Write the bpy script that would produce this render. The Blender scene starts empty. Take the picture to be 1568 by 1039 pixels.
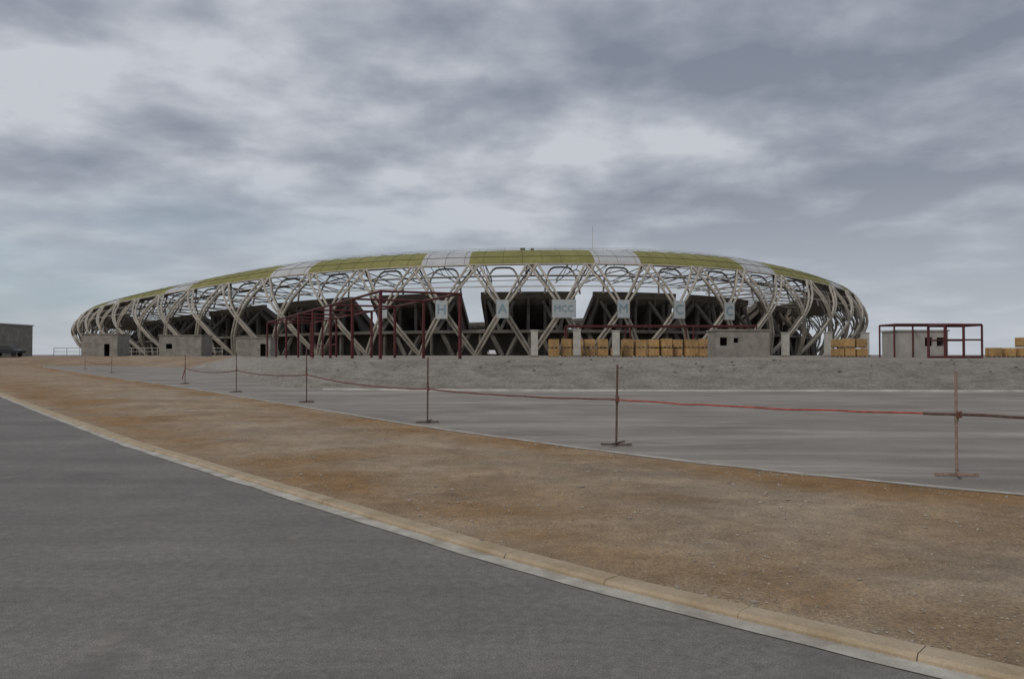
import bpy, math, random
import numpy as np
from mathutils import Vector, noise as mnoise
random.seed(7)
scene=bpy.context.scene
COL=bpy.context.collection
ZOOM=0

# ------------------------------------------------------------------ helpers
def new_mat(name, rough=0.85, metal=0.0):
    m=bpy.data.materials.new(name); m.use_nodes=True
    nt=m.node_tree; b=nt.nodes["Principled BSDF"]
    b.inputs["Roughness"].default_value=rough; b.inputs["Metallic"].default_value=metal
    b.inputs["Specular IOR Level"].default_value=0.25
    return m,nt,b
def ramp(nt,fac,stops):
    r=nt.nodes.new("ShaderNodeValToRGB"); e=r.color_ramp.elements
    while len(e)<len(stops): e.new(0.5)
    for i,(p,c) in enumerate(stops):
        e[i].position=p; e[i].color=(c[0],c[1],c[2],1) if not isinstance(c,(int,float)) else (c,c,c,1)
    nt.links.new(fac,r.inputs[0]); return r.outputs[0]
def mix(nt,fac,a,b,mode='MIX'):
    m=nt.nodes.new("ShaderNodeMix"); m.data_type='RGBA'; m.blend_type=mode
    for i,s in ((0,fac),(6,a),(7,b)):
        if isinstance(s,(int,float)): m.inputs[i].default_value=s
        elif isinstance(s,tuple): m.inputs[i].default_value=(s[0],s[1],s[2],1)
        else: nt.links.new(s,m.inputs[i])
    return m.outputs[2]
def noise_tex(nt,vec,scale,detail=6,rough=0.55,dist=0.0):
    n=nt.nodes.new("ShaderNodeTexNoise"); n.inputs["Scale"].default_value=scale
    n.inputs["Detail"].default_value=detail; n.inputs["Roughness"].default_value=rough
    n.inputs["Distortion"].default_value=dist
    if vec is not None: nt.links.new(vec,n.inputs["Vector"])
    return n.outputs[0]
def objco(nt,scale=(1,1,1),rot=(0,0,0),src="Object"):
    tc=nt.nodes.new("ShaderNodeTexCoord"); mp=nt.nodes.new("ShaderNodeMapping")
    mp.inputs["Scale"].default_value=scale; mp.inputs["Rotation"].default_value=rot
    nt.links.new(tc.outputs[src],mp.inputs[0]); return mp.outputs[0]
def bump(nt,b,h,strength=0.5,dist=0.02):
    n=nt.nodes.new("ShaderNodeBump"); n.inputs["Strength"].default_value=strength; n.inputs["Distance"].default_value=dist
    nt.links.new(h,n.inputs["Height"]); nt.links.new(n.outputs[0],b.inputs["Normal"])
def simple(name,c,var=0.25,scale=3,rough=0.8,metal=0.0,bmp=0):
    m,nt,b=new_mat(name,rough,metal)
    v=objco(nt); n=noise_tex(nt,v,scale,5)
    d=tuple(x*(1-var) for x in c); l=tuple(min(1,x*(1+var)) for x in c)
    nt.links.new(ramp(nt,n,[(0.3,d),(0.7,l)]),b.inputs["Base Color"])
    if bmp: bump(nt,b,n,bmp)
    return m

class MB:
    def __init__(s): s.v=[];s.f=[];s.m=[];s.mats=[]
    def mi(s,mat):
        if mat not in s.mats: s.mats.append(mat)
        return s.mats.index(mat)
    def box(s,c,size,mat,rz=0,taper=1.0):
        i=len(s.v); hx,hy,hz=[a/2 for a in size]; cs,sn=math.cos(rz),math.sin(rz)
        for z,k in ((-hz,1),(hz,taper)):
            for x,y in ((-hx,-hy),(hx,-hy),(hx,hy),(-hx,hy)):
                x*=k;y*=k
                s.v.append((c[0]+x*cs-y*sn,c[1]+x*sn+y*cs,c[2]+z))
        for q in ((3,2,1,0),(4,5,6,7),(0,1,5,4),(1,2,6,5),(2,3,7,6),(3,0,4,7)):
            s.f.append(tuple(i+a for a in q)); s.m.append(s.mi(mat))
    def tube(s,a,b,r,mat,n=5,cap=False):
        ax,ay,az=a; dx,dy,dz=b[0]-ax,b[1]-ay,b[2]-az
        L=math.sqrt(dx*dx+dy*dy+dz*dz)
        if L<1e-6: return
        dx/=L;dy/=L;dz/=L
        if abs(dz)<0.9: ux,uy,uz=dy,-dx,0.0
        else: ux,uy,uz=0.0,dz,-dy
        l=math.sqrt(ux*ux+uy*uy+uz*uz);ux/=l;uy/=l;uz/=l
        wx,wy,wz=dy*uz-dz*uy,dz*ux-dx*uz,dx*uy-dy*ux
        i=len(s.v)
        for P in (a,b):
            for k in range(n):
                t=2*math.pi*k/n;c=math.cos(t)*r;d=math.sin(t)*r
                s.v.append((P[0]+ux*c+wx*d,P[1]+uy*c+wy*d,P[2]+uz*c+wz*d))
        mm=s.mi(mat)
        for k in range(n):
            s.f.append((i+k,i+(k+1)%n,i+n+(k+1)%n,i+n+k)); s.m.append(mm)
        if cap:
            s.f.append(tuple(i+k for k in range(n-1,-1,-1)));s.m.append(mm)
            s.f.append(tuple(i+n+k for k in range(n)));s.m.append(mm)
    def path(s,pts,r,mat,n=5):
        for a,b in zip(pts[:-1],pts[1:]): s.tube(a,b,r,mat,n)
    def quad(s,a,b,c,d,mat):
        i=len(s.v); s.v+= [tuple(a),tuple(b),tuple(c),tuple(d)]; s.f.append((i,i+1,i+2,i+3)); s.m.append(s.mi(mat))
    def obj(s,name,parent=None,smooth=False,bevel=0):
        me=bpy.data.meshes.new(name); me.from_pydata(s.v,[],s.f)
        for m in s.mats: me.materials.append(m)
        me.polygons.foreach_set("material_index",s.m)
        if smooth: me.polygons.foreach_set("use_smooth",[True]*len(s.f))
        me.update()
        o=bpy.data.objects.new(name,me); COL.objects.link(o)
        if parent: o.parent=parent
        if bevel:
            bm=o.modifiers.new("bevel","BEVEL"); bm.width=bevel; bm.segments=2
        return o
def empty(name,loc=(0,0,0)):
    e=bpy.data.objects.new(name,None); e.empty_display_size=0.5; COL.objects.link(e); e.location=loc; return e
def resample(pts,n,power=1.0,win=1.2):
    p=np.array(pts,float); d=np.r_[0,np.cumsum(np.hypot(*np.diff(p,axis=0).T))]
    t=np.linspace(0,1,n)**power*d[-1]
    dense=np.linspace(0,d[-1],4000)
    x=np.interp(dense,d,p[:,0]);y=np.interp(dense,d,p[:,1])
    k=int(win/d[-1]*4000)//2*2+1; k=max(k,5); ker=np.ones(k)/k
    for _ in range(2):
        x=np.convolve(np.pad(x,k//2,mode='reflect',reflect_type='odd'),ker,'valid')
        y=np.convolve(np.pad(y,k//2,mode='reflect',reflect_type='odd'),ker,'valid')
    return np.c_[np.interp(t,dense,x),np.interp(t,dense,y)]

# ------------------------------------------------------------------ materials
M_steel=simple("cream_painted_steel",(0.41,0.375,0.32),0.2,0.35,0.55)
M_steel_in=simple("darker_steel",(0.21,0.19,0.165),0.2,0.5,0.6)  # darker tone of the cream steel, mainly for set-back members
def mat_green():
    m,nt,b=new_mat("olive_roof_insulation",0.8)
    v=objco(nt); n=noise_tex(nt,v,0.12,5,0.6); n2=noise_tex(nt,v,1.1,5,0.7)
    c=ramp(nt,n,[(0.3,(0.20,0.190,0.068)),(0.7,(0.275,0.262,0.098))])
    c=mix(nt,0.7,c,ramp(nt,n2,[(0.3,0.78),(0.7,1.15)]),'MULTIPLY')
    nt.links.new(c,b.inputs["Base Color"]); bump(nt,b,n2,0.3,0.1); return m
M_green=mat_green()
M_white=simple("white_roof_panel",(0.46,0.46,0.47),0.10,0.2,0.55)
M_seam=simple("dark_seam",(0.13,0.125,0.06),0.2,1)
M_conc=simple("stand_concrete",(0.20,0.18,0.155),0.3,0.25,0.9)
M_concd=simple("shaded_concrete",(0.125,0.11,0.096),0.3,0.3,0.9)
M_seat=simple("terrace_concrete",(0.33,0.29,0.22),0.25,0.2,0.9)
M_sign=simple("pale_sign_panel",(0.40,0.43,0.43),0.08,0.6,0.6)
M_letter=simple("blue_sign_letter",(0.20,0.29,0.33),0.1,1,0.6)
M_red=simple("dark_red_primer",(0.095,0.024,0.024),0.3,2,0.6)
M_block=simple("block_wall_concrete",(0.25,0.23,0.20),0.25,1.2,0.95)
M_pillar=simple("pillar_concrete",(0.42,0.40,0.36),0.18,1.5,0.9)
M_dark=simple("dark_opening",(0.02,0.02,0.02),0.2,1,0.9)
M_rust=simple("rusty_steel",(0.12,0.075,0.06),0.4,18,0.8)
M_rustp=simple("lit_rusty_steel",(0.27,0.19,0.15),0.35,18,0.85)  # paler copy of the rust: light on the nearest post painted into colour
M_tape=simple("faded_red_rope",(0.36,0.085,0.06),0.3,12,0.7)
M_taped=simple("dirty_red_rope",(0.17,0.075,0.06),0.35,12,0.7)
M_wood=simple("pallet_wood",(0.30,0.22,0.13),0.3,6,0.9)
M_stone=simple("loose_stone",(0.36,0.31,0.25),0.4,40,0.95)
M_line=simple("weathered_white_kerb_paint",(0.52,0.50,0.46),0.25,1.2,0.9)

def mat_pallet():
    m,nt,b=new_mat("ochre_packed_blocks",0.8)
    v=objco(nt)
    br=nt.nodes.new("ShaderNodeTexBrick"); br.inputs["Scale"].default_value=2.6
    br.inputs["Color1"].default_value=(0.42,0.25,0.10,1);br.inputs["Color2"].default_value=(0.52,0.34,0.16,1)
    br.inputs["Mortar"].default_value=(0.22,0.13,0.055,1);br.inputs["Mortar Size"].default_value=0.02
    sep=nt.nodes.new("ShaderNodeSeparateXYZ");cb=nt.nodes.new("ShaderNodeCombineXYZ")
    nt.links.new(v,sep.inputs[0]);nt.links.new(sep.outputs[0],cb.inputs[0]);nt.links.new(sep.outputs[2],cb.inputs[1])
    nt.links.new(cb.outputs[0],br.inputs[0])
    n=noise_tex(nt,v,0.5,3)
    nt.links.new(mix(nt,1.0,br.outputs[0],ramp(nt,n,[(0.35,0.7),(0.65,1.15)]),'MULTIPLY'),b.inputs["Base Color"])
    return m
M_pallet=mat_pallet()

def mat_asphalt():
    m,nt,b=new_mat("asphalt",0.9)
    v=objco(nt)
    fine=noise_tex(nt,v,110,3,0.75); mid=noise_tex(nt,v,14,5,0.7); med=noise_tex(nt,v,0.55,6,0.6)
    vs=objco(nt,(0.10,1.3,1),(0,0,math.radians(50)))
    st=noise_tex(nt,vs,1.0,6,0.65,0.3)
    c=ramp(nt,med,[(0.3,(0.172,0.160,0.146)),(0.7,(0.232,0.216,0.196))])
    c=mix(nt,0.7,c,ramp(nt,st,[(0.35,0.78),(0.65,1.12)]),'MULTIPLY')
    c=mix(nt,0.8,c,ramp(nt,mid,[(0.3,0.72),(0.7,1.22)]),'MULTIPLY')
    c=mix(nt,0.95,c,ramp(nt,fine,[(0.3,0.40),(0.7,1.60)]),'MULTIPLY')
    spots=noise_tex(nt,v,1.9,3,0.5)
    c=mix(nt,ramp(nt,spots,[(0.66,0.0),(0.76,0.5)]),c,(0.30,0.265,0.22))
    dk=noise_tex(nt,v,0.8,5,0.6,0.6)
    c=mix(nt,ramp(nt,dk,[(0.58,0.0),(0.70,0.5)]),c,(0.12,0.112,0.105))
    nt.links.new(c,b.inputs["Base Color"]); bump(nt,b,mix(nt,0.4,fine,mid),0.7,0.01)
    return m
def mat_backroad():
    m,nt,b=new_mat("dusty_back_road",0.92)
    v=objco(nt); fine=noise_tex(nt,v,60,3,0.7); med=noise_tex(nt,v,0.35,6,0.6)
    vs=objco(nt,(0.16,0.8,1),(0,0,math.radians(-8)))
    st=noise_tex(nt,vs,1.0,7,0.6,0.9)
    c=ramp(nt,st,[(0.30,(0.205,0.185,0.165)),(0.50,(0.265,0.240,0.212)),(0.66,(0.37,0.335,0.292))])
    c=mix(nt,0.8,c,ramp(nt,med,[(0.3,0.76),(0.7,1.18)]),'MULTIPLY')
    c=mix(nt,0.6,c,ramp(nt,fine,[(0.3,0.7),(0.7,1.25)]),'MULTIPLY')
    nt.links.new(c,b.inputs["Base Color"]); bump(nt,b,fine,0.4,0.006)
    return m
def dirt_cols(nt,v):
    fine=noise_tex(nt,v,45,4,0.75); med=noise_tex(nt,v,0.9,7,0.6); big=noise_tex(nt,v,0.12,5,0.6)
    return fine,med,big
def mat_dirt():
    m,nt,b=new_mat("brown_dirt",0.95)
    v=objco(nt); fine,med,big=dirt_cols(nt,v)
    c=ramp(nt,big,[(0.35,(0.25,0.175,0.11)),(0.65,(0.33,0.25,0.175))])
    c=mix(nt,0.8,c,ramp(nt,med,[(0.3,0.75),(0.7,1.2)]),'MULTIPLY')
    c=mix(nt,0.8,c,ramp(nt,fine,[(0.3,0.7),(0.7,1.25)]),'MULTIPLY')
    nt.links.new(c,b.inputs["Base Color"]); bump(nt,b,fine,0.7,0.02)
    return m
def mat_strip():
    m,nt,b=new_mat("sandy_gravel_verge",0.95)
    v=objco(nt); fine,med,big=dirt_cols(nt,v)
    uv=nt.nodes.new("ShaderNodeTexCoord"); sep=nt.nodes.new("ShaderNodeSeparateXYZ"); nt.links.new(uv.outputs["UV"],sep.inputs[0])
    vs=objco(nt,(0.22,1.0,1),(0,0,math.radians(50)))
    st=noise_tex(nt,vs,0.8,7,0.62,0.5)
    mid=noise_tex(nt,v,5,6,0.7)
    c=ramp(nt,st,[(0.30,(0.275,0.215,0.150)),(0.50,(0.37,0.285,0.195)),(0.70,(0.42,0.335,0.24))])
    edge=ramp(nt,sep.outputs[0],[(0.0,0.30),(0.08,0.75),(0.24,0.50),(0.42,0.10),(0.72,0.15),(0.90,0.78),(1.0,0.60)])
    big2=noise_tex(nt,v,0.32,5,0.6,0.5)
    a=nt.nodes.new("ShaderNodeMath");a.operation='MULTIPLY_ADD';a.inputs[1].default_value=3.6;a.inputs[2].default_value=-1.80;nt.links.new(big2,a.inputs[0])
    s=nt.nodes.new("ShaderNodeMath");s.operation='ADD';s.use_clamp=True;nt.links.new(a.outputs[0],s.inputs[0]);nt.links.new(edge,s.inputs[1])
    c=mix(nt,s.outputs[0],c,(0.300,0.178,0.078))
    c=mix(nt,0.85,c,ramp(nt,med,[(0.3,0.74),(0.7,1.22)]),'MULTIPLY')
    c=mix(nt,0.8,c,ramp(nt,mid,[(0.3,0.72),(0.7,1.24)]),'MULTIPLY')
    c=mix(nt,0.9,c,ramp(nt,fine,[(0.3,0.55),(0.7,1.38)]),'MULTIPLY')
    vo=nt.nodes.new("ShaderNodeTexVoronoi"); vo.inputs["Scale"].default_value=30; nt.links.new(v,vo.inputs[0])
    g=ramp(nt,vo.outputs["Distance"],[(0.12,1.0),(0.30,0.0)])
    gm=ramp(nt,noise_tex(nt,v,1.4,4,0.6),[(0.40,0.0),(0.58,0.8)])
    c=mix(nt,mix(nt,1.0,g,gm,'MULTIPLY'),c,(0.44,0.385,0.32))
    nt.links.new(c,b.inputs["Base Color"])
    h=mix(nt,0.4,mix(nt,0.5,fine,g),mid); bump(nt,b,h,1.0,0.04)
    return m
def mat_kerb(name,a,bcol):
    m,nt,b=new_mat(name,0.9)
    v=objco(nt); n=noise_tex(nt,v,3,7,0.65); fine=noise_tex(nt,v,70,3,0.7)
    c=ramp(nt,n,[(0.35,a),(0.65,bcol)])
    c=mix(nt,0.6,c,ramp(nt,fine,[(0.3,0.75),(0.7,1.2)]),'MULTIPLY')
    nt.links.new(c,b.inputs["Base Color"]); bump(nt,b,fine,0.4,0.01); return m
def mat_bank():
    m,nt,b=new_mat("rough_concrete_bank",0.95)
    v=objco(nt,(0.5,0.5,2.6)); n=noise_tex(nt,v,1.6,9,0.72,0.4); v2=objco(nt); f=noise_tex(nt,v2,7,8,0.8)
    c=ramp(nt,n,[(0.34,(0.27,0.245,0.21)),(0.50,(0.37,0.34,0.295)),(0.66,(0.47,0.43,0.38))])
    c=mix(nt,0.8,c,ramp(nt,f,[(0.32,0.6),(0.68,1.3)]),'MULTIPLY')
    nt.links.new(c,b.inputs["Base Color"]); bump(nt,b,f,1.0,0.2); return m
M_asph=mat_asphalt();M_back=mat_backroad();M_dirt=mat_dirt();M_strip=mat_strip();M_bank=mat_bank()
M_kt=mat_kerb("sand_stained_kerb",(0.36,0.275,0.175),(0.47,0.38,0.27))
M_kg=mat_kerb("pale_gutter",(0.33,0.30,0.25),(0.56,0.53,0.47))
M_plat=simple("platform_gravel",(0.25,0.22,0.18),0.3,0.3,0.95,bmp=0.5)

# ------------------------------------------------------------------ ground, road, verge
g=MB(); S=6000
g.quad((-S,-S,0),(S,-S,0),(S,S,0),(-S,S,0),M_dirt); g.obj("ground")

kerb_pts=[(-62,86),(-40,57),(-20.2,31.5),(-12.5,21.5),(-6.8,14.2),(-1.98,8.45),(0.31,5.80),(1.30,4.88),(2.17,4.08),(2.95,3.4),(4.9,1.6),(8.4,-2.0)]
edge_pts=[(-75,128),(-60,102),(-35,65.5),(-14.3,36),(-6.05,23.5),(-1.9,17.2),(1.65,12.6),(3.9,10.2),(5.8,8.75),(9,6.4),(14,3)]
K=resample(kerb_pts,400,win=1.3); E=resample(edge_pts,240,win=3)
def offs(P,d):
    t=np.gradient(P,axis=0); t/=np.hypot(t[:,0],t[:,1])[:,None]
    return P+np.c_[-t[:,1],t[:,0]]*d
def sheet(name,L,R,z,mat,parent=None):
    m=MB()
    for i in range(len(L)-1):
        m.quad((R[i][0],R[i][1],z),(R[i+1][0],R[i+1][1],z),(L[i+1][0],L[i+1][1],z),(L[i][0],L[i][1],z),mat)
    return m.obj(name,parent)
rj=np.array([mnoise.noise(Vector((i*0.35,0,0)))*0.03+mnoise.noise(Vector((i*1.1,5,0)))*0.015 for i in range(len(K))])
Gout=offs(K,-0.15); Gout=Gout+ (offs(K,-1.0)-K)*rj[:,None]
sheet("asphalt_road",offs(K,-0.08),offs(K,-14),0.008,M_asph)
ke=empty("road_kerb")
sheet("gutter",offs(K,0.02),Gout,0.014,M_kg,ke)
km=MB()
d=np.r_[0,np.cumsum(np.hypot(*np.diff(K,axis=0).T))]; pos=0
OF={o:offs(K,o) for o in (0.0,0.02,0.17)}
def at(s,o,j=0):
    P_=OF[o]; return (np.interp(s,d,P_[:,0])+j,np.interp(s,d,P_[:,1])+j)
while pos<d[-1]-1.0:
    L=0.997; j=random.uniform(-0.004,0.004); h=0.05+random.uniform(-0.003,0.003)
    a0=at(pos+0.003,0.0,j);a1=at(pos+L,0.0,j);b0=at(pos+0.003,0.17,j);b1=at(pos+L,0.17,j)
    c0=at(pos+0.003,0.02,j);c1=at(pos+L,0.02,j)
    i=len(km.v)
    km.v+=[(*a0,-0.02),(*a1,-0.02),(*b1,-0.02),(*b0,-0.02),(*a0,h-0.02),(*a1,h-0.02),(*c1,h),(*c0,h),(*b1,h),(*b0,h)]
    for q in ((i,i+1,i+5,i+4),(i+4,i+5,i+6,i+7),(i+7,i+6,i+8,i+9),(i+2,i+3,i+9,i+8),(i+1,i+2,i+8,i+6,i+5),(i+3,i,i+4,i+7,i+9)):
        km.f.append(q);km.m.append(km.mi(M_kt))
    pos+=1.0
km.obj("kerb_stones",ke)

nu=46
KL=offs(K,0.165)
vm=MB();uvs=[]
rows=620
ti=np.linspace(0,1,rows)
KLx=np.interp(ti,np.linspace(0,1,len(KL)),KL[:,0]);KLy=np.interp(ti,np.linspace(0,1,len(KL)),KL[:,1])
Ex=np.interp(ti,np.linspace(0,1,len(E)),E[:,0]);Ey=np.interp(ti,np.linspace(0,1,len(E)),E[:,1])
def vz(x,y,u):
    e=max(min(1,6*u,6*(1-u)),0)
    n=mnoise.noise(Vector((x*0.5,y*0.5,0)))*0.05+mnoise.noise(Vector((x*1.7,y*1.7,3)))*0.026+mnoise.noise(Vector((x*5,y*5,7)))*0.010
    ed=mnoise.noise(Vector((x*1.3,y*1.3,21)))*0.016*(1-e)
    return 0.044+ (0.02*math.sin(u*math.pi)) + n*e + ed
for r in range(rows):
    for c in range(nu+1):
        u=c/nu; x=KLx[r]*(1-u)+Ex[r]*u; y=KLy[r]*(1-u)+Ey[r]*u
        vm.v.append((x,y,vz(x,y,u)))
mi=vm.mi(M_strip)
for r in range(rows-1):
    for c in range(nu):
        a=r*(nu+1)+c; vm.f.append((a,a+nu+1,a+nu+2,a+1)); vm.m.append(mi)
        u0=c/nu;u1=(c+1)/nu; uvs+= [(u0,r*.1),(u0,(r+1)*.1),(u1,(r+1)*.1),(u1,r*.1)]
vo=vm.obj("sandy_verge",smooth=True)
ul=vo.data.uv_layers.new(name="UVMap")
ul.data.foreach_set("uv",[x for p in uvs for x in p])

sm=MB()
for _ in range(30000):
    t=1-random.random()**1.6*0.42; u=random.betavariate(1.4,1.1) if random.random()<.8 else random.random()**3
    x=np.interp(t,ti,KLx)*(1-u)+np.interp(t,ti,Ex)*u; y=np.interp(t,ti,KLy)*(1-u)+np.interp(t,ti,Ey)*u
    if mnoise.noise(Vector((x*0.8,y*0.8,11)))<-0.05 and random.random()<.8: continue
    s=random.uniform(0.004,0.013) if random.random()<.96 else random.uniform(0.013,0.028)
    z=vz(x,y,u); i=len(sm.v)
    for dx,dy,dz in ((1,0,0),(0,1,0),(-1,0,0),(0,-1,0),(0,0,.8),(0,0,-.6)):
        sm.v.append((x+(dx+random.uniform(-.35,.35))*s,y+(dy+random.uniform(-.35,.35))*s,z+s*.2+(dz+random.uniform(-.2,.2))*s*.7))
    for q in ((0,1,4),(1,2,4),(2,3,4),(3,0,4),(1,0,5),(2,1,5),(3,2,5),(0,3,5)):
        sm.f.append(tuple(i+k for k in q)); sm.m.append(sm.mi(M_stone))
sm.obj("loose_gravel")

# ------------------------------------------------------------------ platform bank + back road
PZ=1.35
base=[(420,33.5),(60,34.0),(22,34.4),(0,35),(-8.5,36.3),(-12.5,40.5),(-16.5,51),(-24,70),(-36,95),(-54,112),(-120,112),(-420,100)]
B=resample(base[::-1],700,win=5)
bb=[p for p in B if p[0]>-56]
Bb=resample([(-70,125)]+[tuple(p) for p in bb[::6]]+[(420,33.5)],240)
Ee=resample([tuple(p) for p in E[::3]]+[(40,-6),(420,-40)],240)
sheet("back_road",Bb,Ee,0.012,M_back)
sheet("road_edge_strip",offs(E,0.08),offs(E,-0.04),0.056,M_kg)
Bw=resample([(-8.5,36.3),(0,35),(22,34.4),(60,34.0),(420,33.5)],120)
wk=MB()
A0=offs(Bw,-0.34);A1=offs(Bw,-0.05)
for i in range(119):
    a,b_=A0[i],A0[i+1];c_,d_=A1[i+1],A1[i]
    wk.quad((*a,0.09),(*b_,0.09),(*c_,0.09),(*d_,0.09),M_line); wk.quad((*a,0.0),(*b_,0.0),(*b_,0.09),(*a,0.09),M_line)
wk.obj("back_kerb")
bk=MB(); nb=10; cols=len(B)
def bankw(x,y):
    return 2.4 if x>-30 else 2.4+min(1,(-30-x)/30)*11
Nrm=offs(B,1.0)-B
for i in range(cols):
    x,y=B[i]; nx,ny=Nrm[i]; w=bankw(x,y)
    for j in range(nb+1):
        u=j/nb; k=u*w
        n=mnoise.noise(Vector((x*0.9,u*4,0)))*0.13+mnoise.noise(Vector((x*3.1,u*9,5)))*0.07
        e=math.sin(math.pi*u)
        zt=(u**0.8)*PZ+n*(e+ (0.5 if j==nb else 0))
        bk.v.append((x+nx*k,y+ny*k,zt if j>0 else -0.02))
mb=bk.mi(M_bank); md=bk.mi(M_dirt)
for i in range(cols-1):
    for j in range(nb):
        a=i*(nb+1)+j; bk.f.append((a,a+nb+1,a+nb+2,a+1)); bk.m.append(mb if B[i][0]>-40 else md)
bk.obj("concrete_embankment",smooth=False)
pt=MB(); top=[bk.v[i*(nb+1)+nb] for i in range(cols)]
for p in top: pt.v.append(p); 
for p in top: pt.v.append((p[0]*1.0,p[1]+6,PZ))
for p in top: pt.v.append((p[0]*3 ,1800,PZ))
mp_=pt.mi(M_plat)
for i in range(cols-1):
    pt.f.append((i,i+1,cols+i+1,cols+i)); pt.m.append(mp_)
    pt.f.append((cols+i,cols+i+1,2*cols+i+1,2*cols+i)); pt.m.append(mp_)
pt.obj("stadium_platform")
rb=MB()
for _ in range(1400):
    i=random.randrange(150,cols-1); p=top[i]
    if p[0]<-30 or p[0]>70: continue
    s=random.uniform(0.03,0.10); k=len(rb.v); x=p[0]+random.uniform(-.3,.3);y=p[1]+random.uniform(-1.2,.6);z=PZ+s*.2 - max(0,p[1]-y)*.45
    for dx,dy,dz in ((1,0,0),(0,1,0),(-1,0,0),(0,-1,0),(0,0,.8),(0,0,-.6)):
        rb.v.append((x+(dx+random.uniform(-.35,.35))*s,y+(dy+random.uniform(-.35,.35))*s,z+(dz+random.uniform(-.2,.2))*s))
    for q in ((0,1,4),(1,2,4),(2,3,4),(3,0,4),(1,0,5),(2,1,5),(3,2,5),(0,3,5)):
        rb.f.append(tuple(k+a for a in q)); rb.m.append(rb.mi(M_bank))
rb.obj("crest_rubble")

# ------------------------------------------------------------------ stadium
CX,CY,EA,EB,PH=-38.045,462.971,239.038,190.94,-1.043
NU=75
tt=np.linspace(0,2*math.pi,7201); ex=EA*np.cos(tt); ey=EB*np.sin(tt)
arc=np.r_[0,np.cumsum(np.hypot(np.diff(ex),np.diff(ey)))]; arc/=arc[-1]
cp,sp=math.cos(PH),math.sin(PH)
S0=0.0
def ringxy(s,dr):
    t=np.interp(((s+S0)/NU)%1.0,arc,tt)
    x,y=EA*math.cos(t),EB*math.sin(t); nx,ny=math.cos(t)/EA,math.sin(t)/EB; n=math.hypot(nx,ny); nx/=n;ny/=n
    x+=nx*dr;y+=ny*dr
    return CX+cp*x-sp*y, CY+sp*x+cp*y, cp*nx-sp*ny, sp*nx+cp*ny
def hf(X,Y):
    return (1+0.131*X/250-0.252*(min(Y,430)-250)/250)*(1.055-0.14*(1-math.exp(-(X/110)**4)))
def P(s,dr,z):
    X,Y,_,_=ringxy(s,dr)
    return (X,Y,PZ+(z-PZ)*hf(X,Y))
best=(9,0)
for i in range(7500):
    s=i/100; X,Y,nx,ny=ringxy(s,-1)
    if nx*X+ny*Y<0:
        e=abs(X/Y+0.0115)
        if e<best[0]: best=(e,s)
S0=best[1]
x1=ringxy(1,0)[0]; DIRN=1 if x1>ringxy(0,0)[0] else -1

stad=empty("stadium")
zl=[1.35,5,9,14.2,18,22,26.9]; dl=[-8,-5.2,-2.6,-0.6,0,-1.2,-4]
def prof(z): return float(np.interp(z,zl,dl))
Z1=27.2
lat=MB()
seg=10
for k in range(NU):
    for sg in (1,-1):
        A=[];Bc=[];C=[]
        for j in range(seg+1):
            u=j/seg; z=PZ+(Z1-PZ)*u; s=k+sg*(0.5-u)
            w=0.020+0.12*u if u<=0.12 else 0.034+0.055*max(0,u-0.55)/0.45
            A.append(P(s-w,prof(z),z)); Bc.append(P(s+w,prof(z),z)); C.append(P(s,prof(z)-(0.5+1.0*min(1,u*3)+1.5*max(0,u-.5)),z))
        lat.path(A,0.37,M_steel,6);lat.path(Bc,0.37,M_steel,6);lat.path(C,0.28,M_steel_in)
        for j in range(1,seg,2):
            lat.tube(A[j],Bc[j+1],0.15,M_steel,4)
    ar=[]
    for j in range(13):
        u=-1+2*j/12; z=26.4-7.9*abs(u)**2.4; ar.append(P(k+0.30*abs(u)**.5*(1 if u>0 else -1),-6+3.8*abs(u)**2,z))
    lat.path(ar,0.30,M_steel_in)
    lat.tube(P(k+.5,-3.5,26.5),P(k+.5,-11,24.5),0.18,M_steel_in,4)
for z,r,mat,dr in ((27.0,0.3,M_steel,None),(20.5,0.15,M_steel,None),(23.8,0.10,M_steel,None),(24.5,0.20,M_steel_in,-11)):
    for i in range(NU*2):
        lat.tube(P(i/2,prof(z) if dr is None else dr,z),P((i+1)/2,prof(z) if dr is None else dr,z),r,mat)
lat.obj("steel_lattice",stad)

rt=MB()
for k in range(NU):
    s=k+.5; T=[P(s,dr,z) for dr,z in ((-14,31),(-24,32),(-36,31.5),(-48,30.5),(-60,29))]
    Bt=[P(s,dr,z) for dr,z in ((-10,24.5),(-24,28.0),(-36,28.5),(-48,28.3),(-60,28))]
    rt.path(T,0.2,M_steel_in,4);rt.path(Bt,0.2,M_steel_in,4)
    for i in range(4): rt.tube(T[i],Bt[i+1],0.12,M_steel_in,4)
for dr,z in ((-36,31.5),(-60,29)):
    for i in range(NU*2): rt.tube(P(i/2,dr,z),P((i+1)/2,dr,z),0.15,M_steel_in,4)
rt.obj("roof_trusses",stad)

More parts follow.
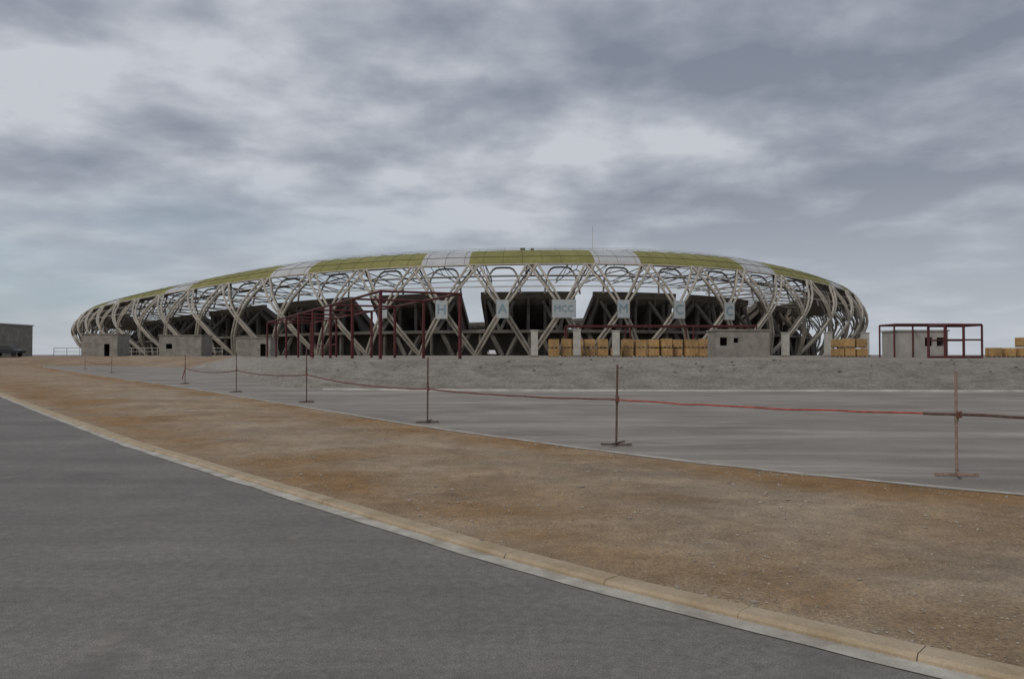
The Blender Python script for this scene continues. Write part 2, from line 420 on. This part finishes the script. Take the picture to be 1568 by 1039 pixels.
rp=[(-4,26.9),(-4.6,28.1),(-6.2,29.5),(-8.6,30.8),(-12,32.1),(-17,33.0),(-24,33.2),(-22,31.5),(-8,28.0)]
roof=MB(); n6=12
for k in range(NU):
    for j in range(n6):
        s0=k+(j-n6/2)/n6; s1=s0+1/n6
        kk=(k*DIRN)%3
        for i in range(len(rp)):
            a,b_=rp[i],rp[(i+1)%len(rp)]
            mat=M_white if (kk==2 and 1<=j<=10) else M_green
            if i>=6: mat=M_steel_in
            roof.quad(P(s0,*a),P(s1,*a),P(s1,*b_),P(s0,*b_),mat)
roof.obj("roof_cladding",stad)
sm_=MB()
for k in range(NU):
    for j in range(3):
        s=k+j/3-1/3
        pts_=[P(s,a+0.02,b+0.05) for a,b in rp[:6]]
        sm_.path(pts_,0.045,M_seam,4)
for i in range(NU*4):
    sm_.tube(P(i/4,-6.25,29.62),P((i+1)/4,-6.25,29.62),0.09,M_seam,4)
    sm_.tube(P(i/4,-17,33.3),P((i+1)/4,-17,33.3),0.06,M_seam,4)
    sm_.tube(P(i/4,-3.9,26.9),P((i+1)/4,-3.9,26.9),0.16,M_seam,4)
for j in range(NU*2):
    s=j/2; sm_.tube(P(s,-19,33.0),P(s,-19,34.1),0.05,M_steel,4)
for i in range(NU*4): sm_.tube(P(i/4,-19,34.1),P((i+1)/4,-19,34.1),0.04,M_steel,4)
a=P(1.75*DIRN,-18,32.5); sm_.tube(a,(a[0],a[1],a[2]+8.5),0.07,M_steel,5)
a=P(0.35*DIRN,-14,32.6)
sm_.box((a[0],a[1],a[2]+0.3),(1.6,1.0,0.5),M_seam); sm_.box((a[0]+3,a[1],a[2]+0.25),(1.0,1.0,0.5),M_conc)
sm_.obj("roof_seams_and_rails",stad)

bw=MB()
def ringstrip(prof_,s0,s1,mat,n=4,closed=True,caps=True):
    for j in range(n):
        a=s0+(s1-s0)*j/n;b_=s0+(s1-s0)*(j+1)/n
        m=len(prof_)
        for i in range(m if closed else m-1):
            p,q=prof_[i],prof_[(i+1)%m]; mt=mat[i] if isinstance(mat,list) else mat
            bw.quad(P(a,*p),P(b_,*p),P(b_,*q),P(a,*q),mt)
    if caps:
        for s in (s0,s1):
            i=len(bw.v); bw.v+=[P(s,*p) for p in prof_]; bw.f.append(tuple(range(i,i+len(prof_)))); bw.m.append(bw.mi(M_conc))
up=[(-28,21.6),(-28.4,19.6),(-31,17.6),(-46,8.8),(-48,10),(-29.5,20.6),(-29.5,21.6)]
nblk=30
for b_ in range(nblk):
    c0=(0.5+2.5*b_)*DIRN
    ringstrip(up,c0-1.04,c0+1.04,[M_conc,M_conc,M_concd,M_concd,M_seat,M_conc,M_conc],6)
    for q in (-0.95,-0.475,0,0.475,0.95):
        w=0.025
        pr=[(-28.2,20.0),(-28.2,17.5),(-34,12.5),(-37,8.6),(-47,8.0),(-31,17.9)]
        ringstrip(pr,c0+q-w,c0+q+w,M_conc,1)
        ringstrip([(-29,18),(-30.2,18),(-30.2,PZ),(-29,PZ)],c0+q*0.78-0.03,c0+q*0.78+0.03,M_conc,1)
    for q in (-0.6,0.6):
        for dq in (-0.28,0.28):
            bw.tube(P(c0+q,-22,9.0),P(c0+q+dq,-28.6,18.6),0.7,M_conc,4)
ringstrip([(-20,9.2),(-20,8.3),(-52,8.3),(-52,9.2)],0,NU,M_conc,NU*2,caps=False)
ringstrip([(-52,9.2),(-92,2.5)],0,NU,M_seat,NU*2,closed=False,caps=False)
ringstrip([(-36,8.3),(-36,PZ)],0,NU,M_conc,NU*2,closed=False,caps=False)
for k in range(NU):
    for q in (0.18,-0.18):
        bw.tube(P(k+q*0.3,-21,PZ),P(k+q*1.6,-21.5,8.4),0.7,M_conc,4)
    bw.tube(P(k+.5,-21.5,PZ),P(k+.5,-21.5,8.3),0.5,M_conc,4)
bw.obj("concrete_stands",stad)

def sign(k,w,h,txt):
    s=k*DIRN; X,Y,nx,ny=ringxy(s,0.6); zc=PZ+(14.2-PZ)*hf(X,Y)
    rz=math.atan2(ny,nx)+math.pi/2
    m=MB(); m.box((0,0,0),(w,0.15,h),M_sign)
    for sx in (-w/2+.05,w/2-.05): m.box((sx,-0.1,0),(0.12,0.07,h),M_steel_in)
    o=m.obj("sign_panel",stad); o.location=(X,Y,zc); o.rotation_euler=(0,0,rz)
    if txt:
        c=bpy.data.curves.new("sign_letter","FONT"); c.body=txt; c.size=h*0.75 if len(txt)==1 else h*0.5; c.align_x='CENTER';c.align_y='CENTER'; c.extrude=0.04; c.offset=0.0
        c.materials.append(M_letter)
        t=bpy.data.objects.new("sign_letter",c); COL.objects.link(t); t.parent=stad
        t.location=(X+nx*0.16,Y+ny*0.16,zc); t.rotation_euler=(math.pi/2,0,rz)
for k,w,h,tx in ((-3,2.6,4,""),(-2,2.8,4.3,""),(-1,3.8,5.4,"H"),(0,3.8,5.4,"A"),(1,7.2,5.4,"MCC"),(2,4.0,5.4,"M"),(3,4.0,5.4,"C"),(4,4.0,5.4,"C")):
    sign(k,w,h,tx)

# ------------------------------------------------------------------ site objects on the platform
def shed(X,Y,w,dp,h,openings,mat=M_block,rz=0.0,name="concrete_block_shed"):
    e=empty(name,(X,Y,PZ)); e.rotation_euler=(0,0,rz)
    m=MB(); t=0.2
    xs=-w/2; y0=-dp/2
    for (ox,ow,oz,oh) in sorted(openings):
        m.box(((xs+ox-ow/2)/2,y0+t/2,h/2),(ox-ow/2-xs,t,h),mat)
        if oz>0: m.box((ox,y0+t/2,oz/2),(ow,t,oz),mat)
        m.box((ox,y0+t/2,(oz+oh+h)/2),(ow,t,h-oz-oh),mat)
        xs=ox+ow/2
    m.box(((xs+w/2)/2,y0+t/2,h/2),(w/2-xs,t,h),mat)
    m.box((0,dp/2-t/2,h/2),(w,t,h),mat)
    for sx in (-1,1): m.box((sx*(w/2-t/2),0,h/2),(t,dp-2*t-0.004,h),mat)
    m.obj("walls",e)
    r=MB(); r.box((0,0,h+0.075),(w+0.25,dp+0.25,0.15),mat); r.obj("roof_slab",e)
    return e
shed(-66.3,130,5.8,4,3.5,[(1.2,0.9,0,2.0)])
shed(-53.2,130,6.8,4.5,3.3,[(-1.8,1.0,1.2,0.8)])
shed(-41.6,130,5.6,4,2.9,[(1.6,0.9,0,2.0)])
shed(24.1,85,5.6,3.6,2.75,[(-2.0,0.75,1.2,0.85),(-0.7,0.5,1.5,0.5)])
M_lt=simple("light_render_wall",(0.36,0.34,0.31),0.15,1,0.9)
shed(40.4,80,4.9,3.4,2.55,[(0.55,0.75,1.1,0.85),(1.75,0.8,1.1,0.85)],M_lt)
e=empty("grey_block_building",(-106.5,150,PZ)); m=MB(); m.box((0,0,2.95),(24,14,5.9),M_block); m.box((0,0,6.0),(24.4,14.4,0.2),M_pillar)
for i in range(3): m.box((-10+i*4.0,-7.03,4.2),(1.6,0.06,1.2),M_dark)
m.obj("walls",e)
m=MB()
for i in range(14): m.tube((-92+i*2.6,160,PZ),(-92+i*2.6,160,PZ+1.6),0.06,M_pillar)
m.tube((-92,160,PZ+1.6),(-58,160,PZ+1.6),0.06,M_pillar); m.tube((-92,160,PZ+.9),(-58,160,PZ+.9),0.05,M_pillar)
m.obj("boundary_fence")

def pillar(X,Y,h):
    m=MB(); m.box((X,Y,PZ+h/2),(0.78,0.6,h),M_pillar); m.box((X,Y,PZ+h+0.06),(0.9,0.72,0.12),M_pillar); m.box((X,Y,PZ+0.1),(1.0,0.8,0.2),M_conc)
    m.obj("concrete_gate_pillar")
for X,h in ((2.5,2.9),(7.25,2.95),(11.6,2.85),(32.6,2.8),(37.7,2.85),(42.1,2.8)): pillar(X,89 if X<20 else 95,h)

def stack(X,Y,h2=2):
    e=empty("block_pallet_stack"); m=MB(); m2=MB()
    for l in range(h2):
        z=PZ+l*1.04; j=random.uniform(-.06,.06)
        for q in (-.45,0,.45): m2.box((X+q+j,Y,z+0.05),(0.12,1.1,0.1),M_wood)
        m2.box((X+j,Y,z+0.115),(1.15,1.1,0.03),M_wood)
        hh=random.uniform(.80,.90)
        m.box((X+j,Y,z+0.13+hh/2),(1.14,1.08,hh),M_pallet,random.uniform(-.06,.06))
        m.box((X+j,Y-.0,z+0.13+hh/2),(0.04,1.14,hh+.02),M_wood)
    m.obj("packed_blocks",e,bevel=0.02); m2.obj("pallets",e)
for i in range(13):
    x=4.7+i*1.42+random.uniform(-.1,.1)
    stack(x,91+random.uniform(-.6,.6),1 if i in (5,) else 2)
    if i%2==0: stack(x+.3,94,2)
for x in (36.8,38.0,39.3,42.9,44.2): stack(x,90,2 if x<40 else 1)
for i in range(6): stack(49.5+i*1.5,82+random.uniform(-1,1),1 if i<2 else 2)

def beam(m,a,b,w=0.16): m.tube(a,b,w/1.41,M_red,4,True)
e=empty("red_steel_shed_frame"); m=MB()
a=Vector((-3.2,49,0)); b=Vector((-24,95,0)); nrm=Vector((-(b-a).y,(b-a).x,0)).normalized()*5
H=4.0; n=8
for row in (0,1):
    for i in range(n):
        p=a.lerp(b,i/(n-1))+nrm*row
        beam(m,(p.x,p.y,PZ),(p.x,p.y,PZ+H),0.15)
        if i<n-1:
            q=a.lerp(b,(i+1)/(n-1))+nrm*row
            beam(m,(p.x,p.y,PZ+H),(q.x,q.y,PZ+H),0.12)
            if row==0 and i>4: beam(m,(p.x,p.y,PZ+1.3),(q.x,q.y,PZ+1.3),0.1)
        if row==0:
            r=p+nrm; beam(m,(p.x,p.y,PZ+H),(r.x,r.y,PZ+H),0.10)
m.obj("frame_members",e)
def cage(x0,x1,y0,y1,h,nx,mid,name="red_steel_cage_frame"):
    e=empty(name); m=MB()
    for y in (y0,y1):
        for i in range(nx+1):
            x=x0+(x1-x0)*i/nx; beam(m,(x,y,PZ),(x,y,PZ+h),0.13)
        beam(m,(x0,y,PZ+h),(x1,y,PZ+h),0.14)
        if mid: beam(m,(x0,y,PZ+h*.55),(x1,y,PZ+h*.55),0.09); beam(m,(x0,y,PZ+0.08),(x1,y,PZ+0.08),0.12)
    for i in range(nx+1):
        x=x0+(x1-x0)*i/nx; beam(m,(x,y0,PZ+h),(x,y1,PZ+h),0.12)
    m.obj("frame_members",e)
cage(6.7,29.8,97,101,3.75,3,False)
cage(32.6,35.4,60,62.4,2.5,2,True)
cage(36.0,42.5,75,78,3.1,2,False)

# ------------------------------------------------------------------ vehicles
M_cardark=simple("dark_car_paint",(0.03,0.032,0.036),0.1,1,0.35)
M_carwhite=simple("white_car_paint",(0.6,0.6,0.6),0.05,1,0.35)
M_glass=simple("car_glass",(0.03,0.035,0.04),0.1,1,0.1)
M_tyre=simple("tyre_rubber",(0.02,0.02,0.02),0.1,5,0.9)
def vehicle(name,X,Y,z,rz,paint,pickup):
    e=empty(name,(X,Y,z)); e.rotation_euler=(0,0,rz)
    if pickup: side=[(-2.55,.5),(2.5,.5),(2.55,.95),(1.5,1.08),(0.85,1.72),(-0.75,1.75),(-0.95,1.12),(-2.55,1.12)]; win=[(0.78,1.62),(1.32,1.12),(-0.8,1.14),(-0.7,1.64)]; W=1.8;wx=1.6
    else: side=[(-2.1,.35),(2.1,.35),(2.15,.75),(1.2,.92),(.55,1.42),(-1.2,1.45),(-2.0,1.0),(-2.1,.7)]; win=[(.5,1.36),(1.02,.97),(-1.8,1.02),(-1.15,1.38)]; W=1.7;wx=1.3
    m=MB(); n=len(side)
    for y,k in ((-W/2,1),(W/2,1)):
        for x,zz in side: m.v.append((x,y*(1 if zz<1.2 else .86),zz))
    for i in range(n): m.f.append((i,(i+1)%n,n+(i+1)%n,n+i)); m.m.append(m.mi(paint))
    m.f.append(tuple(range(n-1,-1,-1)));m.m.append(0);m.f.append(tuple(range(n,2*n)));m.m.append(0)
    m.obj("body",e,bevel=0.05)
    g_=MB()
    for sy in (-1,1): g_.quad(*[(x,sy*(W/2*(.86 if zz>1.3 else .97)+.02),zz) for x,zz in win],M_glass)
    x0,z0=win[1];x1,z1=win[0]
    g_.quad((x0+.12,-W*.4,z0-.02),(x0+.12,W*.4,z0-.02),(x1+.1,W*.36,z1),(x1+.1,-W*.36,z1),M_glass); g_.obj("windows",e)
    w=MB()
    for x in (-wx,wx):
        for sy in (-1,1): w.tube((x,sy*(W/2-.2),.36),(x,sy*(W/2+.03),.36),.36,M_tyre,16,True)
    w.obj("wheels",e)
vehicle("pickup_truck",-79.0,124.5,PZ,0.0,M_cardark,True)
vehicle("parked_car",-5.2,205,PZ,math.radians(-80),M_carwhite,False)

# ------------------------------------------------------------------ barrier posts and rope
posts=[(5.81,10.44,1.36,.80,M_rustp),(1.82,13.94,1.41,.80,M_rust),(-1.97,18.6,1.52,.78,M_rust),(-6.8,26.4,1.85,.92,M_rust),(-11.65,33.7,1.70,.92,M_rust),(-17.8,43.4,1.6,.85,M_rust),(-35,69.7,1.6,.85,M_rust),(-47.5,88.7,1.6,.9,M_rust)]
for n,(x,y,h,rh,mt) in enumerate(posts):
    e=empty("barrier_post",(x,y,0.02)); m=MB(); lx=random.uniform(-.02,.03)
    m.tube((0,0,0),(lx,0.01,h),0.019,mt,8,True); m.tube((lx*.55,0,h*.52),(lx*.6,0,h*.62),0.027,mt,8,True)
    an=random.uniform(-.25,.25)
    L=0.27
    m.box((0,0,0.02),(2*L,0.035,0.03),mt,an); m.box((0.02,0.0,0.045),(0.035,2*L*1.1,0.022),mt,an-0.35)
    m.obj("post_and_foot",e)
rope=MB()
def sag(a,b,s,n=28,r=0.017,mat=M_tape):
    pts=[]
    for i in range(n+1):
        u=i/n; p=[a[j]*(1-u)+b[j]*u for j in range(3)]
        p[2]-=s*4*u*(1-u); p[2]+=mnoise.noise(Vector((p[0]*2.3,p[1]*2.3,0)))*0.012; pts.append(tuple(p))
    rope.path(pts,r,mat,6)
R=[(x+0.02,y-.03,rh+.02) for x,y,h,rh,m in posts]
right=(9.2,8.3,.88)
sag(right,R[0],.03,r=0.021,mat=M_rust)
m0=tuple(R[0][j]*.92+R[1][j]*.08 for j in range(3))
sag(R[0],m0,0,4,0.021,M_rust); sag(m0,R[1],.03,r=0.015,mat=M_tape)
sag(R[1],R[2],.04,r=0.018,mat=M_taped); sag(R[2],R[3],.10,r=0.02,mat=M_taped); sag(R[3],R[4],.10,r=0.024,mat=M_taped)
sag(R[4],R[5],.15,r=0.024,mat=M_taped)
sag(R[5],(-21.5,52,.05),.0,r=0.03,mat=M_tape); sag(R[6],R[7],.2,r=0.03,mat=M_taped)
for p in R[:6]:
    for k in range(3):
        rope.tube((p[0]-.03,p[1]-.01,p[2]-.03+k*.025),(p[0]+.03,p[1]-.01,p[2]-.02+k*.025),0.018,M_taped,6,True)
rope.obj("barrier_rope")

# ------------------------------------------------------------------ world
w=bpy.data.worlds.new("World"); scene.world=w; w.use_nodes=True; nt=w.node_tree; bg=nt.nodes["Background"]
SE,SR=math.radians(42),math.radians(215)
sky=nt.nodes.new("ShaderNodeTexSky"); sky.sky_type='NISHITA'; sky.sun_disc=False; sky.sun_elevation=SE; sky.sun_rotation=SR
tc=nt.nodes.new("ShaderNodeTexCoord"); sep=nt.nodes.new("ShaderNodeSeparateXYZ"); nt.links.new(tc.outputs["Generated"],sep.inputs[0])
def mth(op,a,b=None,c=None):
    n=nt.nodes.new("ShaderNodeMath"); n.operation=op
    for i,s in enumerate((a,b,c)):
        if s is None: continue
        if isinstance(s,(int,float)): n.inputs[i].default_value=s
        else: nt.links.new(s,n.inputs[i])
    return n.outputs[0]
zc=mth('MAXIMUM',sep.outputs[2],0.0); zz=mth('ADD',zc,0.17)
cb=nt.nodes.new("ShaderNodeCombineXYZ"); nt.links.new(mth('DIVIDE',sep.outputs[0],zz),cb.inputs[0]); nt.links.new(mth('DIVIDE',sep.outputs[1],zz),cb.inputs[1])
mp=nt.nodes.new("ShaderNodeMapping"); mp.inputs["Location"].default_value=(3.1,1.7,0); mp.inputs["Rotation"].default_value=(0,0,.25); mp.inputs["Scale"].default_value=(1.0,1,1); nt.links.new(cb.outputs[0],mp.inputs[0])
n1=noise_tex(nt,mp.outputs[0],2.4,8,0.52,0.1); n2=noise_tex(nt,mp.outputs[0],0.7,4,0.5,0.2)
s=mth('ADD',mth('MULTIPLY',n1,0.62),mth('MULTIPLY',n2,0.48))
s=mth('ADD',s,mth('MULTIPLY',sep.outputs[0],-0.06))
cl=ramp(nt,s,[(0.45,(0.215,0.243,0.305)),(0.52,(0.295,0.322,0.385)),(0.575,(0.39,0.42,0.475)),(0.65,(0.55,0.58,0.63))])
nb_=noise_tex(nt,mp.outputs[0],0.8,6,0.5,0.2)
low=ramp(nt,zc,[(0.03,0.6),(0.10,1.0),(0.22,0.0)])
mk=nt.nodes.new("ShaderNodeMapRange"); mk.inputs[1].default_value=-0.5; mk.inputs[2].default_value=0.0; mk.inputs[3].default_value=1; mk.inputs[4].default_value=0.05; nt.links.new(sep.outputs[0],mk.inputs[0])
gap=mth('MULTIPLY',mth('MULTIPLY',low,mk.outputs[0]),ramp(nt,nb_,[(0.40,0.2),(0.56,0.9)]))
haze=ramp(nt,zc,[(0.0,0.9),(0.08,0.66),(0.20,0.15),(0.35,0.0)])
c=mix(nt,haze,cl,(0.49,0.525,0.565))
skyc=mix(nt,0.5,mix(nt,1.0,sky.outputs[0],(0.07,0.07,0.07),'MULTIPLY'),(0.42,0.52,0.62))
c=mix(nt,gap,c,skyc)
nt.links.new(c,bg.inputs[0]); bg.inputs[1].default_value=1.0

sl=bpy.data.lights.new("sun","SUN"); sl.energy=1.2; sl.angle=math.radians(14); sl.color=(1,.93,.84)
so=bpy.data.objects.new("sun",sl); COL.objects.link(so)
az=math.radians(215); dirv=Vector((math.sin(az)*math.cos(SE),math.cos(az)*math.cos(SE),math.sin(SE)))
so.rotation_euler=dirv.to_track_quat('Z','Y').to_euler()

# ------------------------------------------------------------------ camera
cam=bpy.data.cameras.new("camera"); co=bpy.data.objects.new("camera",cam); COL.objects.link(co)
cam.sensor_width=36; cam.lens=28.01; cam.clip_end=12000; cam.clip_start=0.1
co.location=(0,0,1.6); co.rotation_euler=(math.radians(90+1.1),0,0)
if ZOOM:
    cam.lens*=ZOOM; cam.shift_x=0.01*ZOOM; cam.shift_y=0.03*ZOOM
scene.camera=co
scene.view_settings.view_transform='Standard'; scene.view_settings.look='None'; scene.view_settings.exposure=0
